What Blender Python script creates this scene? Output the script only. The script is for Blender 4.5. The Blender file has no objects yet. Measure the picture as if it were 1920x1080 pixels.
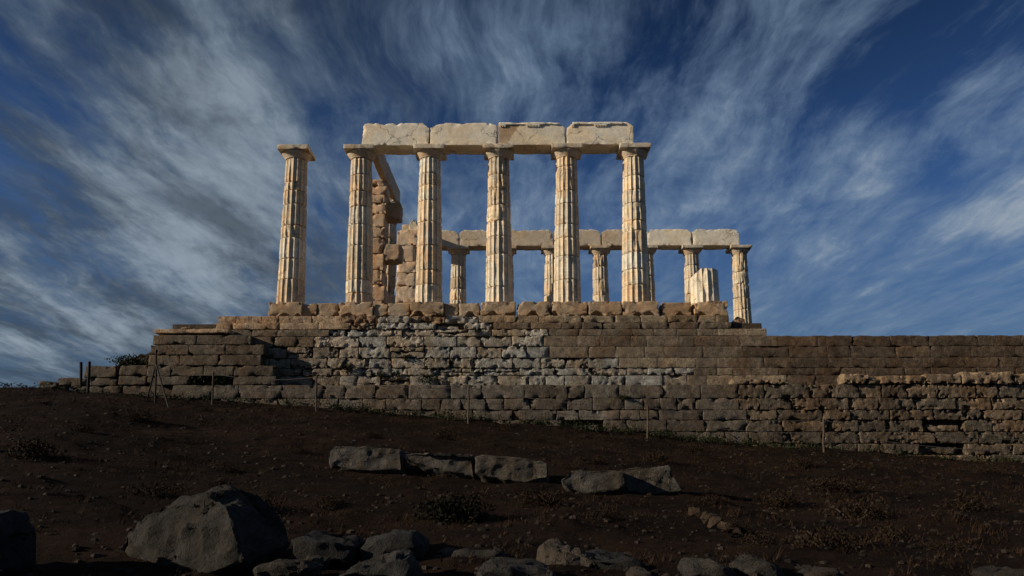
import bpy, bmesh, math, random
from mathutils import Vector, noise, Matrix
R = math.radians
scene = bpy.context.scene
COL = scene.collection

# ------------------------------------------------------------------ camera
CX, CY, CZ = 0.86, -26.59, -6.13
F, PITCH, YAW, PY0 = 1402.0, R(10.0), R(-0.6), 646.0
cam = bpy.data.cameras.new("camera")
camo = bpy.data.objects.new("camera", cam); COL.objects.link(camo)
camo.location = (CX, CY, CZ)
camo.rotation_euler = (R(90) + PITCH, 0, -YAW)
cam.sensor_width = 36.0
cam.lens = F / 1920 * 36
cam.shift_y = (PY0 - 540) / 1920
cam.clip_start = 0.1
cam.clip_end = 60000
scene.camera = camo
scene.render.resolution_x = 1024; scene.render.resolution_y = 576

# ------------------------------------------------------------------ light
SUN_TH, SUN_EL = R(74), R(20)
TO_SUN = Vector((-math.sin(SUN_TH)*math.cos(SUN_EL), -math.cos(SUN_TH)*math.cos(SUN_EL), math.sin(SUN_EL)))
sun = bpy.data.lights.new("sun", 'SUN'); sun.energy = 5.0; sun.angle = R(0.5); sun.color = (1.0, 0.865, 0.68)
suno = bpy.data.objects.new("sun", sun); COL.objects.link(suno)
suno.rotation_euler = TO_SUN.to_track_quat('Z', 'Y').to_euler()
suno.location = (-30, -20, 20)
scene.view_settings.view_transform = 'Standard'; scene.view_settings.look = 'None'
scene.view_settings.exposure = 0.0; scene.view_settings.gamma = 1.0

world = bpy.data.worlds.new("World"); scene.world = world; world.use_nodes = True

class NT:
    """small helper for building node trees"""
    def __init__(s, tree): s.t = tree; tree.nodes.clear()
    def n(s, kind, **kw):
        nd = s.t.nodes.new(kind)
        for k, v in kw.items(): setattr(nd, k, v)
        return nd
    def l(s, a, b): s.t.links.new(a, b)
    def _in(s, sock, v):
        if isinstance(v, bpy.types.NodeSocket): s.l(v, sock)
        elif isinstance(v, (tuple, list)) and len(v) == 3 and sock.type == 'RGBA': sock.default_value = (*v, 1)
        else: sock.default_value = v
    def math(s, op, a, b=0.0, c=0.0, clamp=False):
        m = s.n('ShaderNodeMath', operation=op, use_clamp=clamp)
        for i, v in enumerate((a, b, c)): s._in(m.inputs[i], v)
        return m.outputs[0]
    def vmath(s, op, a, b=(0, 0, 0)):
        m = s.n('ShaderNodeVectorMath', operation=op)
        s._in(m.inputs[0], a)
        if op == 'SCALE': s._in(m.inputs[3], b)
        else: s._in(m.inputs[1], b)
        return m.outputs[0]
    def mix(s, f, a, b, mode='MIX'):
        m = s.n('ShaderNodeMix', data_type='RGBA', blend_type=mode)
        s._in(m.inputs[0], f); s._in(m.inputs[6], a); s._in(m.inputs[7], b)
        return m.outputs[2]
    def noise(s, vec, scale, detail=4, rough=.55, dist=0.0):
        m = s.n('ShaderNodeTexNoise'); s._in(m.inputs['Vector'], vec)
        m.inputs['Scale'].default_value = scale; m.inputs['Detail'].default_value = detail
        m.inputs['Roughness'].default_value = rough; m.inputs['Distortion'].default_value = dist
        return m.outputs
    def ramp(s, f, lo, hi, a=0.0, b=1.0):
        m = s.n('ShaderNodeMapRange', interpolation_type='SMOOTHSTEP'); s._in(m.inputs[0], f)
        m.inputs[1].default_value = lo; m.inputs[2].default_value = hi
        m.inputs[3].default_value = a; m.inputs[4].default_value = b
        return m.outputs[0]
    def scale(s, vec, sc):
        return s.vmath('MULTIPLY', vec, sc)

w = NT(world.node_tree)
out = w.n('ShaderNodeOutputWorld'); bg = w.n('ShaderNodeBackground'); w.l(bg.outputs[0], out.inputs[0])
sky = w.n('ShaderNodeTexSky', sky_type='NISHITA'); sky.sun_disc = False
sky.sun_elevation = SUN_EL; sky.sun_rotation = math.atan2(TO_SUN.x, TO_SUN.y)
sky.air_density = 1.0; sky.dust_density = 0.0; sky.ozone_density = 2.5; sky.altitude = 60
tc = w.n('ShaderNodeTexCoord'); d = tc.outputs['Generated']
sep = w.n('ShaderNodeSeparateXYZ'); w.l(d, sep.inputs[0])
zz = w.math('ADD', w.math('MAXIMUM', sep.outputs[2], 0.0), 0.10)
pv = w.n('ShaderNodeCombineXYZ')
w.l(w.math('DIVIDE', sep.outputs[0], zz), pv.inputs[0]); w.l(w.math('DIVIDE', sep.outputs[1], zz), pv.inputs[1])
P = pv.outputs[0]
warp = w.vmath('SCALE', w.vmath('SUBTRACT', w.noise(P, .7, 3, .5)[1], (.5, .5, .5)), .50)
warp2 = w.vmath('SCALE', w.vmath('SUBTRACT', w.noise(P, 3.0, 4, .55)[1], (.5, .5, .5)), .10)
Pw = w.vmath('ADD', w.vmath('ADD', P, warp), warp2)
streak = w.noise(w.scale(Pw, (2.6, .95, 1)), 1.4, 12, .64)[0]          # long combed wisps
fine = w.noise(w.scale(Pw, (12.0, 2.4, 1)), 1.5, 10, .66)[0]           # thin fibres
puff = w.noise(w.scale(Pw, (4.2, 3.2, 1)), 1.4, 10, .62)[0]
broad = w.noise(w.vmath('ADD', w.scale(P, (.9, .6, 1)), (5.1, 1.2, 0)), 1.0, 2, .5)[0]
az = w.math('DIVIDE', sep.outputs[0], w.math('MAXIMUM', sep.outputs[1], .05))   # how far to the right of the temple axis
left = w.ramp(az, -.50, .08, 1.0, 0.0)
dens = w.math('ADD', w.math('MULTIPLY', streak, .58), w.math('MULTIPLY', fine, .26))
dens = w.math('ADD', dens, w.math('MULTIPLY', puff, .22))
dens = w.math('ADD', dens, w.math('MULTIPLY', broad, .22))
dens = w.math('ADD', dens, w.math('MULTIPLY', left, .085))
def bank(px, py, r, amt):
    """a cloud bank (or a clearing) in one part of the sky, given as a direction"""
    xc, zc = (px-960)/F, (PY0-py)/F
    v = Vector((xc, math.cos(PITCH)-zc*math.sin(PITCH), math.sin(PITCH)+zc*math.cos(PITCH))).normalized()
    dd = w.vmath('DOT_PRODUCT', d, tuple(v)); n_ = d.node
    dot = w.t.nodes[-1].outputs[1]
    return w.ramp(dot, math.cos(r), 1.0, 0.0, amt)
for bk in ((370, 290, R(9), .14), (1860, 220, R(5), .16), (1610, 305, R(4.5), .10), (1890, 395, R(3.5), .12), (1350, 250, R(6), .04), (1350, 430, R(9), .05), (960, 150, R(8), .06), (560, 420, R(10), .05),
           (1560, 100, R(6), .05), (20, 40, R(12), -.05), (1760, 90, R(10), -.11), (1480, 180, R(5), -.04), (150, 500, R(11), .07), (420, 540, R(8), .05), (640, 250, R(4), -.03), (1130, 300, R(5), -.03), (1000, 440, R(7), .06), (820, 40, R(4), .06), (1700, 480, R(7), .03)):
    dens = w.math('ADD', dens, bank(*bk))
mask = w.math('MULTIPLY', w.ramp(dens, .55, .86), .95)
core = w.ramp(dens, .70, .96)
veil = w.ramp(sep.outputs[2], .0, .42, .80, .0)                                 # thin haze towards the horizon
skyc = w.mix(1.0, sky.outputs[0], (.27, .44, .72), 'MULTIPLY')
up = w.ramp(sep.outputs[2], .22, .62, 1.0, .40)
skyc = w.mix(1.0, skyc, w.mix(up, (0, 0, 0), (1, 1, 1)), 'MULTIPLY')
skyc = w.mix(veil, skyc, w.mix(left, (1.05, 1.60, 2.15), (.50, .74, .98)))
ccol = w.mix(w.ramp(left, .1, .9), (1.9, 2.8, 4.1), (1.45, 2.0, 2.65))
ccol = w.mix(core, ccol, w.mix(left, (4.1, 4.7, 5.4), (3.2, 3.9, 4.7)))
thick = w.ramp(w.noise(w.vmath('ADD', w.scale(Pw, (2.0, .8, 1)), (7, 2, 0)), 1.6, 9, .62)[0], .36, .62, .38, 1.0)
thick = w.math('MAXIMUM', thick, w.ramp(az, -.35, .05))
ccol = w.mix(1.0, ccol, w.mix(thick, (-.0, .02, .05), (1, 1, 1)), 'MULTIPLY')
skyc = w.mix(mask, skyc, ccol)
w.l(skyc, bg.inputs[0]); bg.inputs[1].default_value = 0.085

# ------------------------------------------------------------------ pixel of the photo + distance -> point of the place
def at(px, py, Y):
    xc = (px - 960) / F; zc = (PY0 - py) / F; yc = 1.0
    y1 = yc*math.cos(PITCH) - zc*math.sin(PITCH); z1 = yc*math.sin(PITCH) + zc*math.cos(PITCH)
    x2 = math.cos(YAW)*xc + math.sin(YAW)*y1; y2 = -math.sin(YAW)*xc + math.cos(YAW)*y1
    k = (Y - CY) / y2
    return Vector((CX + k*x2, Y, CZ + k*z1))
def AX(px, Y, py=600): return at(px, py, Y).x
def AZ(py, Y, px=960): return at(px, py, Y).z

# ------------------------------------------------------------------ materials
def stone_mat(name, bump=.5, scale=1.0, stain=(.30, .17, .09), stain_amt=.35, rough=.9, vstreak=False, mott=.3, patch=.4, crack=0):
    m = bpy.data.materials.new(name); m.use_nodes = True; t = NT(m.node_tree)
    o = t.n('ShaderNodeOutputMaterial'); b = t.n('ShaderNodeBsdfPrincipled'); t.l(b.outputs[0], o.inputs[0])
    g = t.n('ShaderNodeTexCoord').outputs['Object']
    oi = t.n('ShaderNodeObjectInfo').outputs['Random']; oc = t.n('ShaderNodeCombineXYZ')
    t.l(t.math('MULTIPLY', oi, 37.0), oc.inputs[0]); t.l(t.math('MULTIPLY', oi, 91.0), oc.inputs[1]); t.l(t.math('MULTIPLY', oi, 53.0), oc.inputs[2])
    g = t.vmath('ADD', g, oc.outputs[0])
    a = t.n('ShaderNodeAttribute', attribute_name='stone_colour').outputs['Color']
    n1 = t.noise(g, 1.0*scale, 6, .62, .4)[0]; n2 = t.noise(g, 5.5*scale, 10, .70)[0]; n3 = t.noise(g, 22*scale, 5, .7)[0]
    c = t.mix(t.ramp(n1, .44, .62, 0, stain_amt), a, t.mix(1.0, a, tuple(min(1.6, x*3.2) for x in stain), 'MULTIPLY'))
    k = t.ramp(n2, .30, .72, 1-mott, 1+mott); k = t.math('MULTIPLY', k, t.ramp(n3, .32, .68, 1-mott*.55, 1+mott*.55))
    k = t.math('MULTIPLY', k, t.ramp(t.noise(t.vmath('ADD', g, (9, 4, 2)), 9*scale, 6, .7)[0], .30, .42, 1-mott*1.1, 1.0))   # dark pits
    n6 = t.noise(t.vmath('ADD', g, (3, 8, 5)), .8*scale, 5, .6, .8)[0]
    c = t.mix(t.ramp(n6, .52, .66, 0, patch), c, t.mix(1.0, c, (.55, .50, .46), 'MULTIPLY'))                      # broad grimy patches
    if vstreak:
        n4 = t.noise(t.scale(g, (5, 5, .5)), 1.2, 5, .6)[0]
        c = t.mix(t.ramp(n4, .50, .72, 0, .55), c, t.mix(1.0, c, (.95, .72, .50), 'MULTIPLY'))
        n5 = t.noise(t.scale(g, (1, 1, 14)), 1.6, 4, .6)[0]
        k = t.math('MULTIPLY', k, t.ramp(n5, .3, .7, .86, 1.08))
    if crack:
        cv = t.n('ShaderNodeTexVoronoi', feature='DISTANCE_TO_EDGE'); cv.inputs['Scale'].default_value = .85
        t.l(t.vmath('ADD', g, t.vmath('SCALE', t.noise(g, 3.5, 5, .6)[1], .45)), cv.inputs['Vector'])
        cl = t.math('MULTIPLY', t.ramp(cv.outputs[0], .0, .016, 1, 0), t.ramp(t.noise(g, .9, 2, .5)[0], .46, .56, 0, crack))
        k = t.math('MULTIPLY', k, t.math('SUBTRACT', 1.0, cl))
    kc = t.n('ShaderNodeCombineXYZ')
    for i in range(3): t.l(k, kc.inputs[i])
    c = t.mix(1.0, c, kc.outputs[0], 'MULTIPLY')
    t.l(c, b.inputs['Base Color']); b.inputs['Roughness'].default_value = rough
    b.inputs['Specular IOR Level'].default_value = .2
    h = t.math('ADD', t.math('MULTIPLY', n2, 1.2), t.math('MULTIPLY', n3, .5))
    vor = t.n('ShaderNodeTexVoronoi'); t.l(g, vor.inputs['Vector']); vor.inputs['Scale'].default_value = 16*scale
    h = t.math('ADD', h, t.math('MULTIPLY', t.ramp(vor.outputs[0], 0, .35), .35))
    bp = t.n('ShaderNodeBump'); bp.inputs['Strength'].default_value = bump; bp.inputs['Distance'].default_value = .05
    t.l(h, bp.inputs['Height']); t.l(bp.outputs[0], b.inputs['Normal'])
    return m
M_MARBLE = stone_mat('weathered_marble', .35, 1.3, (.42, .30, .19), .4, .75, True, .15, .24, .7)
M_ARCH = stone_mat('architrave_marble', .16, .8, (.36, .27, .17), .35, .75, False, .12, .18, .75)
M_POROS = stone_mat('poros_masonry', .9, 1.0, (.28, .20, .125), .5, mott=.42, patch=.6)
M_ROCK = stone_mat('fallen_stone', .9, 2.2, (.26, .21, .15), .6, mott=.32, patch=.7, crack=.8)

def plain_mat(name, col, rough=.8, var=.5, scale=6.0, metal=0.0):
    m = bpy.data.materials.new(name); m.use_nodes = True; t = NT(m.node_tree)
    o = t.n('ShaderNodeOutputMaterial'); b = t.n('ShaderNodeBsdfPrincipled'); t.l(b.outputs[0], o.inputs[0])
    g = t.n('ShaderNodeTexCoord').outputs['Object']
    n = t.noise(g, scale, 5, .6)[0]
    t.l(t.mix(t.ramp(n, .3, .7, 0, 1), tuple(c*(1-var) for c in col), tuple(c*(1+var) for c in col)), b.inputs['Base Color'])
    b.inputs['Roughness'].default_value = rough; b.inputs['Metallic'].default_value = metal
    b.inputs['Specular IOR Level'].default_value = .08
    return m
M_LEAF = plain_mat('shrub_leaves', (.016, .020, .008), .6, .5, 9)
M_DRY = plain_mat('dry_grass', (.030, .017, .0095), .8, .5, 3)
M_SHADOW_BUSH = plain_mat('shadow_dark_leaves', (.010, .009, .006), .9, .5, 9)  # near-black leaf colour carrying the shade of a dark patch
M_SCRUB = plain_mat('dry_scrub', (.020, .0125, .0075), .9, .5, 9)
M_TWIG = plain_mat('woody_stem', (.05, .035, .025), .9, .4, 20)
M_POST = plain_mat('weathered_wood', (.08, .058, .04), .85, .35, 20)
M_DARKPOST = plain_mat('dark_iron', (.010, .009, .009), .6, .3, 20)
M_WIRE = plain_mat('fence_wire', (.16, .14, .12), .5, .2, 20, .6)

def soil_mat():
    m = bpy.data.materials.new('red_brown_soil'); m.use_nodes = True; t = NT(m.node_tree)
    o = t.n('ShaderNodeOutputMaterial'); b = t.n('ShaderNodeBsdfPrincipled'); t.l(b.outputs[0], o.inputs[0])
    g = t.n('ShaderNodeTexCoord').outputs['Object']
    n1 = t.noise(g, .45, 5, .6, .5)[0]; n2 = t.noise(g, 2.6, 7, .65, .3)[0]; n3 = t.noise(g, 14, 7, .7)[0]; n4 = t.noise(g, 60, 4, .7)[0]
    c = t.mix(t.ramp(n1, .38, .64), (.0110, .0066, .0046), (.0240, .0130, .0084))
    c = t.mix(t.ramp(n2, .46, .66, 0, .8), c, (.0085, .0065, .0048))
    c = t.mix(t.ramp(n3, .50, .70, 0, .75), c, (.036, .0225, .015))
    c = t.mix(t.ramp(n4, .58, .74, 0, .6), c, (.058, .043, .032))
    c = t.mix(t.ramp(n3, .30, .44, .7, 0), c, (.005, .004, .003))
    t.l(c, b.inputs['Base Color']); b.inputs['Roughness'].default_value = 1.0; b.inputs['Specular IOR Level'].default_value = .05
    h = t.math('ADD', t.math('MULTIPLY', n3, 1.0), t.math('MULTIPLY', n4, .5)); h = t.math('ADD', h, n2)
    bp = t.n('ShaderNodeBump'); bp.inputs['Strength'].default_value = .9; bp.inputs['Distance'].default_value = .12
    t.l(h, bp.inputs['Height']); t.l(bp.outputs[0], b.inputs['Normal'])
    return m
M_SOIL = soil_mat()
def sea_mat():
    m = bpy.data.materials.new('sea_water'); m.use_nodes = True; t = NT(m.node_tree)
    o = t.n('ShaderNodeOutputMaterial'); b = t.n('ShaderNodeBsdfPrincipled'); t.l(b.outputs[0], o.inputs[0])
    b.inputs['Base Color'].default_value = (.01, .03, .06, 1); b.inputs['Roughness'].default_value = .25
    g = t.n('ShaderNodeTexCoord').outputs['Object']
    bp = t.n('ShaderNodeBump'); bp.inputs['Strength'].default_value = .5; bp.inputs['Distance'].default_value = 1
    t.l(t.noise(g, .25, 6, .6)[0], bp.inputs['Height']); t.l(bp.outputs[0], b.inputs['Normal'])
    return m

# ------------------------------------------------------------------ object helpers
def tag(o, label=None, cat=None, group=None, kind=None):
    if label: o['label'] = label
    if cat: o['category'] = cat
    if group: o['group'] = group
    if kind: o['kind'] = kind
    return o
def empty(name, loc=(0, 0, 0)):
    o = bpy.data.objects.new(name, None); COL.objects.link(o); o.location = loc; o.empty_display_size = .3
    return o

class MB:
    """collects geometry, builds ONE mesh object"""
    def __init__(s): s.v = []; s.f = []; s.c = []
    def add(s, verts, faces, cols):
        k = len(s.v); s.v += verts; s.f += [tuple(i+k for i in f) for f in faces]
        s.c += cols if isinstance(cols, list) else [cols]*len(verts)
    def build(s, name, mat, parent=None, smooth=35, loc=None):
        me = bpy.data.meshes.new(name)
        off = Vector(loc) if loc is not None else (parent.location.copy() if parent is not None and parent.parent is None else Vector((0, 0, 0)))
        s.world_off = off
        me.from_pydata([(x-off.x, y-off.y, z-off.z) for x, y, z in s.v], [], s.f)
        at_ = me.color_attributes.new('stone_colour', 'FLOAT_COLOR', 'POINT')
        flat = []
        for c in s.c: flat += [c[0], c[1], c[2], 1.0]
        at_.data.foreach_set('color', flat)
        me.materials.append(mat)
        if smooth:
            me.polygons.foreach_set('use_smooth', [True]*len(me.polygons))
            me.set_sharp_from_angle(angle=R(smooth))
        o = bpy.data.objects.new(name, me); COL.objects.link(o)
        if parent is not None: o.parent = parent
        else: o.location = off
        return o

def nz(x, y, z): return noise.noise(Vector((x, y, z)))
def lines(h, r, step):
    """grid positions along one axis, finer at both edges"""
    r = min(r, h*.45); inner = 2*(h-r); n = max(1, int(round(inner/step)))
    a = [-h, -h+r*.35] + [-h+r+inner*i/n for i in range(n+1)] + [h-r*.35, h]
    return a
def rough_block(mb, x0, x1, y0, y1, z0, z1, col, step=.10, r=.03, amp=.012, chip=.0, seed=0.0, vary=.12, zfn=None, xfn=None, colfn=None, fs=5.0):
    """a stone block: rounded box, pushed about by noise, with knocked-off edges"""
    cx, cy, cz = (x0+x1)/2, (y0+y1)/2, (z0+z1)/2; hx, hy, hz = (x1-x0)/2, (y1-y0)/2, (z1-z0)/2
    if min(hx, hy, hz) < .01: return
    LX, LY, LZ = lines(hx, r, step), lines(hy, r, max(step, hy*.5)), lines(hz, r, step)
    nx, ny, nz_ = len(LX)-1, len(LY)-1, len(LZ)-1
    idx = {}; V = []; Fc = []; C = []
    rr = min(r, hx*.45, hy*.45, hz*.45)
    def vert(i, j, k):
        key = (i, j, k)
        if key in idx: return idx[key]
        p = Vector((LX[i], LY[j], LZ[k]))
        q = Vector((max(-hx+rr, min(hx-rr, p.x)), max(-hy+rr, min(hy-rr, p.y)), max(-hz+rr, min(hz-rr, p.z))))
        dd = p-q
        if dd.length > rr: p = q + dd.normalized()*rr
        # edge closeness
        e = sorted((hx-abs(p.x), hy-abs(p.y), hz-abs(p.z)))
        edge = max(0, 1-(e[0]+e[1])/.16)
        wx, wy, wz = p.x+cx+seed, p.y+cy+seed*.7, p.z+cz-seed
        dv = Vector((nz(wx*fs, wy*fs, wz*fs), nz(wx*fs+31, wy*fs, wz*fs), nz(wx*fs, wy*fs+57, wz*fs)))*amp*.9
        dv += Vector((nz(wx*1.7, wy*1.7, wz*1.7+9), nz(wx*1.7+71, wy*1.7, wz*1.7), nz(wx*1.7, wy*1.7+17, wz*1.7)))*amp*.35
        if chip:
            cn = nz(wx*3.1+5, wy*3.1, wz*3.1) * .6 + nz(wx*9, wy*9, wz*9)*.4
            m = max(0, cn-.02)*edge*chip*2.2
            dv -= Vector((p.x/hx*min(1, hx/.2), p.y/hy, p.z/hz))*m
        p += dv
        P_ = Vector((p.x+cx, p.y+cy, p.z+cz))
        if zfn: P_.z = zfn(P_, LZ[k]/hz)
        if xfn: P_.x = xfn(P_, LX[i]/hx)
        idx[key] = len(V); V.append((P_.x, P_.y, P_.z))
        k2 = 1+vary*nz(P_.x*2.3+seed, P_.y*2.3, P_.z*2.3)*2
        c = colfn(P_) if colfn else col
        C.append((c[0]*k2, c[1]*k2, c[2]*k2))
        return idx[key]
    for i in range(nx):
        for k in range(nz_):
            Fc.append((vert(i, 0, k), vert(i+1, 0, k), vert(i+1, 0, k+1), vert(i, 0, k+1)))
            Fc.append((vert(i, ny, k), vert(i, ny, k+1), vert(i+1, ny, k+1), vert(i+1, ny, k)))
    for i in range(nx):
        for j in range(ny):
            Fc.append((vert(i, j, 0), vert(i, j+1, 0), vert(i+1, j+1, 0), vert(i+1, j, 0)))
            Fc.append((vert(i, j, nz_), vert(i+1, j, nz_), vert(i+1, j+1, nz_), vert(i, j+1, nz_)))
    for j in range(ny):
        for k in range(nz_):
            Fc.append((vert(0, j, k), vert(0, j, k+1), vert(0, j+1, k+1), vert(0, j+1, k)))
            Fc.append((vert(nx, j, k), vert(nx, j+1, k), vert(nx, j+1, k+1), vert(nx, j, k+1)))
    mb.add(V, Fc, C)
def core_box(mb, x0, x1, y0, y1, z0, z1, col):
    V = [(x, y, z) for z in (z0, z1) for y in (y0, y1) for x in (x0, x1)]
    mb.add(V, [(0, 2, 3, 1), (4, 5, 7, 6), (0, 1, 5, 4), (2, 6, 7, 3), (0, 4, 6, 2), (1, 3, 7, 5)], col)
def tube(mb, p0, p1, r0, r1, n=8, col=(.2, .2, .2), segs=1, wob=0):
    p0, p1 = Vector(p0), Vector(p1); ax = (p1-p0).normalized()
    u = ax.orthogonal().normalized(); v_ = ax.cross(u); V = []; Fc = []
    for s_ in range(segs+1):
        t = s_/segs; c = p0.lerp(p1, t); r = r0+(r1-r0)*t
        if wob: c = c + u*nz(t*4, p0.x, p0.y)*wob + v_*nz(t*4, p0.y, p0.x+9)*wob
        for i in range(n):
            a = 2*math.pi*i/n; q = c+(u*math.cos(a)+v_*math.sin(a))*r; V.append(tuple(q))
    for s_ in range(segs):
        for i in range(n):
            j = (i+1) % n; Fc.append((s_*n+i, s_*n+j, (s_+1)*n+j, (s_+1)*n+i))
    Fc.append(tuple(range(n-1, -1, -1))); Fc.append(tuple(range(segs*n, segs*n+n)))
    mb.add(V, Fc, col)

# ------------------------------------------------------------------ ground, sea
GT = [(-2.0, (727, 757, 795, 838, 872)), (-8.0, (756, 795, 836, 868, 888)), (-13.5, (820, 882, 907, 938, 952)),
      (-18.0, (960, 1000, 1003, 1018, 1034)), (-21.0, (1160, 1185, 1135, 1130, 1140))]
GZ = [(Y, [AZ(py, Y, px) for px, py in zip((0, 480, 960, 1440, 1920), pys)]) for Y, pys in GT]
def lerp(a, b, t): return a+(b-a)*t
def ground_base(x, y):
    dd = max(5.6, y-CY); u = (x-CX)/dd*F/480 + 2
    u = max(0, min(3.999, u)); i = int(u); t = u-i; t = t*t*(3-2*t)*.5+t*.5
    def row(k): return lerp(GZ[k][1][i], GZ[k][1][i+1], t)
    if y >= GZ[0][0]: z = row(0)
    elif y <= GZ[-1][0]: z = row(len(GZ)-1)
    else:
        for k in range(len(GZ)-1):
            a, b = GZ[k][0], GZ[k+1][0]
            if b <= y <= a: z = lerp(row(k), row(k+1), (a-y)/(a-b)); break
    return z
def ground_h(x, y, det=True):
    z = ground_base(x, y)
    if x < -17: z -= (-17-x)**1.35*.06*max(0, min(1, (y+14)/12))
    r = math.hypot(x, y-5)
    if r > 45: z -= min(50, (r-45)**1.3*.22)
    if y > 0: z -= min(3, y*.12)
    if det:
        z += nz(x*.5, y*.5, 0)*.10 + nz(x*1.5, y*1.9, 3)*.045
        if r < 40: z += nz(x*4.3, y*4.3, 7)*.024 + max(0, nz(x*1.1+4, y*1.6, 5)-.15)*.10*(1+nz(x*6, y*6, 2)) + nz(x*11, y*11, 1)*.018
    return z
def axis(dense0, dense1, step, far):
    a = []; x = dense0
    while x < dense1: a.append(x); x += step
    s = step; x = dense1
    while x < far: a.append(x); s *= 1.28; x += s
    a.append(far); s = step; x = dense0-step
    while x > -far: a.insert(0, x); s *= 1.28; x -= s
    a.insert(0, -far)
    return a
gx = axis(-14, 16, .10, 190); gy = axis(-22, -1.5, .085, 190)
mb = MB(); V = [(x, y, ground_h(x, y)) for y in gy for x in gx]; nX = len(gx)
Fc = [(j*nX+i, j*nX+i+1, (j+1)*nX+i+1, (j+1)*nX+i) for j in range(len(gy)-1) for i in range(nX-1)]
mb.add(V, Fc, (.05, .03, .02))
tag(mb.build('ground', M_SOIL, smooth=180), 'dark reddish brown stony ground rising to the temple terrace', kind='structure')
mb = MB(); n = 96; V = [(0, 0, -58)] + [(40000*math.cos(2*math.pi*i/n), 40000*math.sin(2*math.pi*i/n), -58) for i in range(n)]
mb.add(V, [(0, i+1, (i+1) % n+1) for i in range(n)], (0, 0, 0))
tag(mb.build('sea', sea_mat(), smooth=0), 'blue sea around the headland', kind='structure')

# ------------------------------------------------------------------ columns
C_M = (.61, .54, .42); C_M2 = (.54, .455, .34); C_M3 = (.68, .63, .52)
NF = 16
def drum_mesh(mb, cx, cy, z0, z1, rfun, leanx, col, seed, q=8, dz=.075, wear=1.0, topfn=None, plain=False, fl_rot=0.0):
    """one fluted drum, with worn arrises, chipped rims and a slightly open joint"""
    na = NF*q; nzr = max(3, int(round((z1-z0)/dz)))
    zs = [z0, z0+.016] + [z0+(z1-z0)*i/nzr for i in range(1, nzr)] + [z1-.016, z1]
    V = []; C = []; Fc = []
    sx, sy = nz(seed, 1, 2)*.012, nz(seed, 5, 2)*.012
    for k, z in enumerate(zs):
        edge = min(z-z0, z1-z)
        for i in range(na):
            a = 2*math.pi*(i+.5*0)/na + fl_rot; t = (i % q)/q
            Rr = rfun(z); dpt = .054*Rr/.5
            fl = (1-(2*t-1)**2)*dpt
            ca, sa = math.cos(a), math.sin(a)
            # worn arrises
            wn = nz(ca*3+seed, sa*3, z*1.7)
            wr = max(0, min(1, (wn+.12)*1.8))*wear*.7
            r = Rr - fl*(1-wr*.75) - wr*.014*(1-min(1, fl/dpt))
            n1 = nz(ca*Rr*9+seed, sa*Rr*9, z*9); n2 = nz(ca*Rr*3.4+seed*2, sa*Rr*3.4, z*3.4)
            r += n1*.010*wear + n2*.008*wear
            ch = max(0, nz(ca*Rr*5+seed*3, sa*Rr*5, z*3)+.05)
            e = max(0, 1-edge/.085)
            r -= e*e*(.007+ch*.11*wear)
            big = max(0, nz(ca*1.7+seed*1.3, sa*1.7, z*1.25+seed)-.33)
            r -= big*.20*wear
            zz_ = z
            if k in (0, len(zs)-1) and not plain: r -= .026
            if topfn and k > 2: zz_ = min(z, topfn(ca*r, sa*r))
            lx = leanx*(z)/6.0
            V.append((cx+sx+lx+r*ca, cy+sy+r*sa, zz_))
            kk = 1+.14*n2+.10*n1-.45*big; C.append((col[0]*kk, col[1]*kk*(1-.05*wr), col[2]*kk*(1-.15*wr)))
    for k in range(len(zs)-1):
        for i in range(na):
            j = (i+1) % na; Fc.append((k*na+i, k*na+j, (k+1)*na+j, (k+1)*na+i))
    c0 = len(V); V.append((cx, cy, z0)); C.append(col)
    zt = topfn(0, 0) if topfn else z1
    V.append((cx+sx+leanx*z1/6, cy+sy, zt)); C.append(col)
    top = (len(zs)-1)*na
    for i in range(na):
        j = (i+1) % na; Fc.append((c0, j, i)); Fc.append((c0+1, top+i, top+j))
    mb.add(V, Fc, C)

def lathe(mb, cx, cy, prof, n, col, seed, amp=.006):
    V = []; Fc = []; C = []
    for r, z in prof:
        for i in range(n):
            a = 2*math.pi*i/n; nn = nz(math.cos(a)*2+seed, math.sin(a)*2, z*5)
            rr = r+nn*amp*2-max(0, nz(math.cos(a)*1.3+seed, math.sin(a)*1.3, z*3+5)-.3)*.12
            V.append((cx+rr*math.cos(a), cy+rr*math.sin(a), z)); C.append(tuple(c*(1+.12*nn) for c in col))
    for k in range(len(prof)-1):
        for i in range(n):
            j = (i+1) % n; Fc.append((k*n+i, k*n+j, (k+1)*n+j, (k+1)*n+i))
    Fc.append(tuple(range(n-1, -1, -1))); Fc.append(tuple(range((len(prof)-1)*n, len(prof)*n)))
    mb.add(V, Fc, C)

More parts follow.
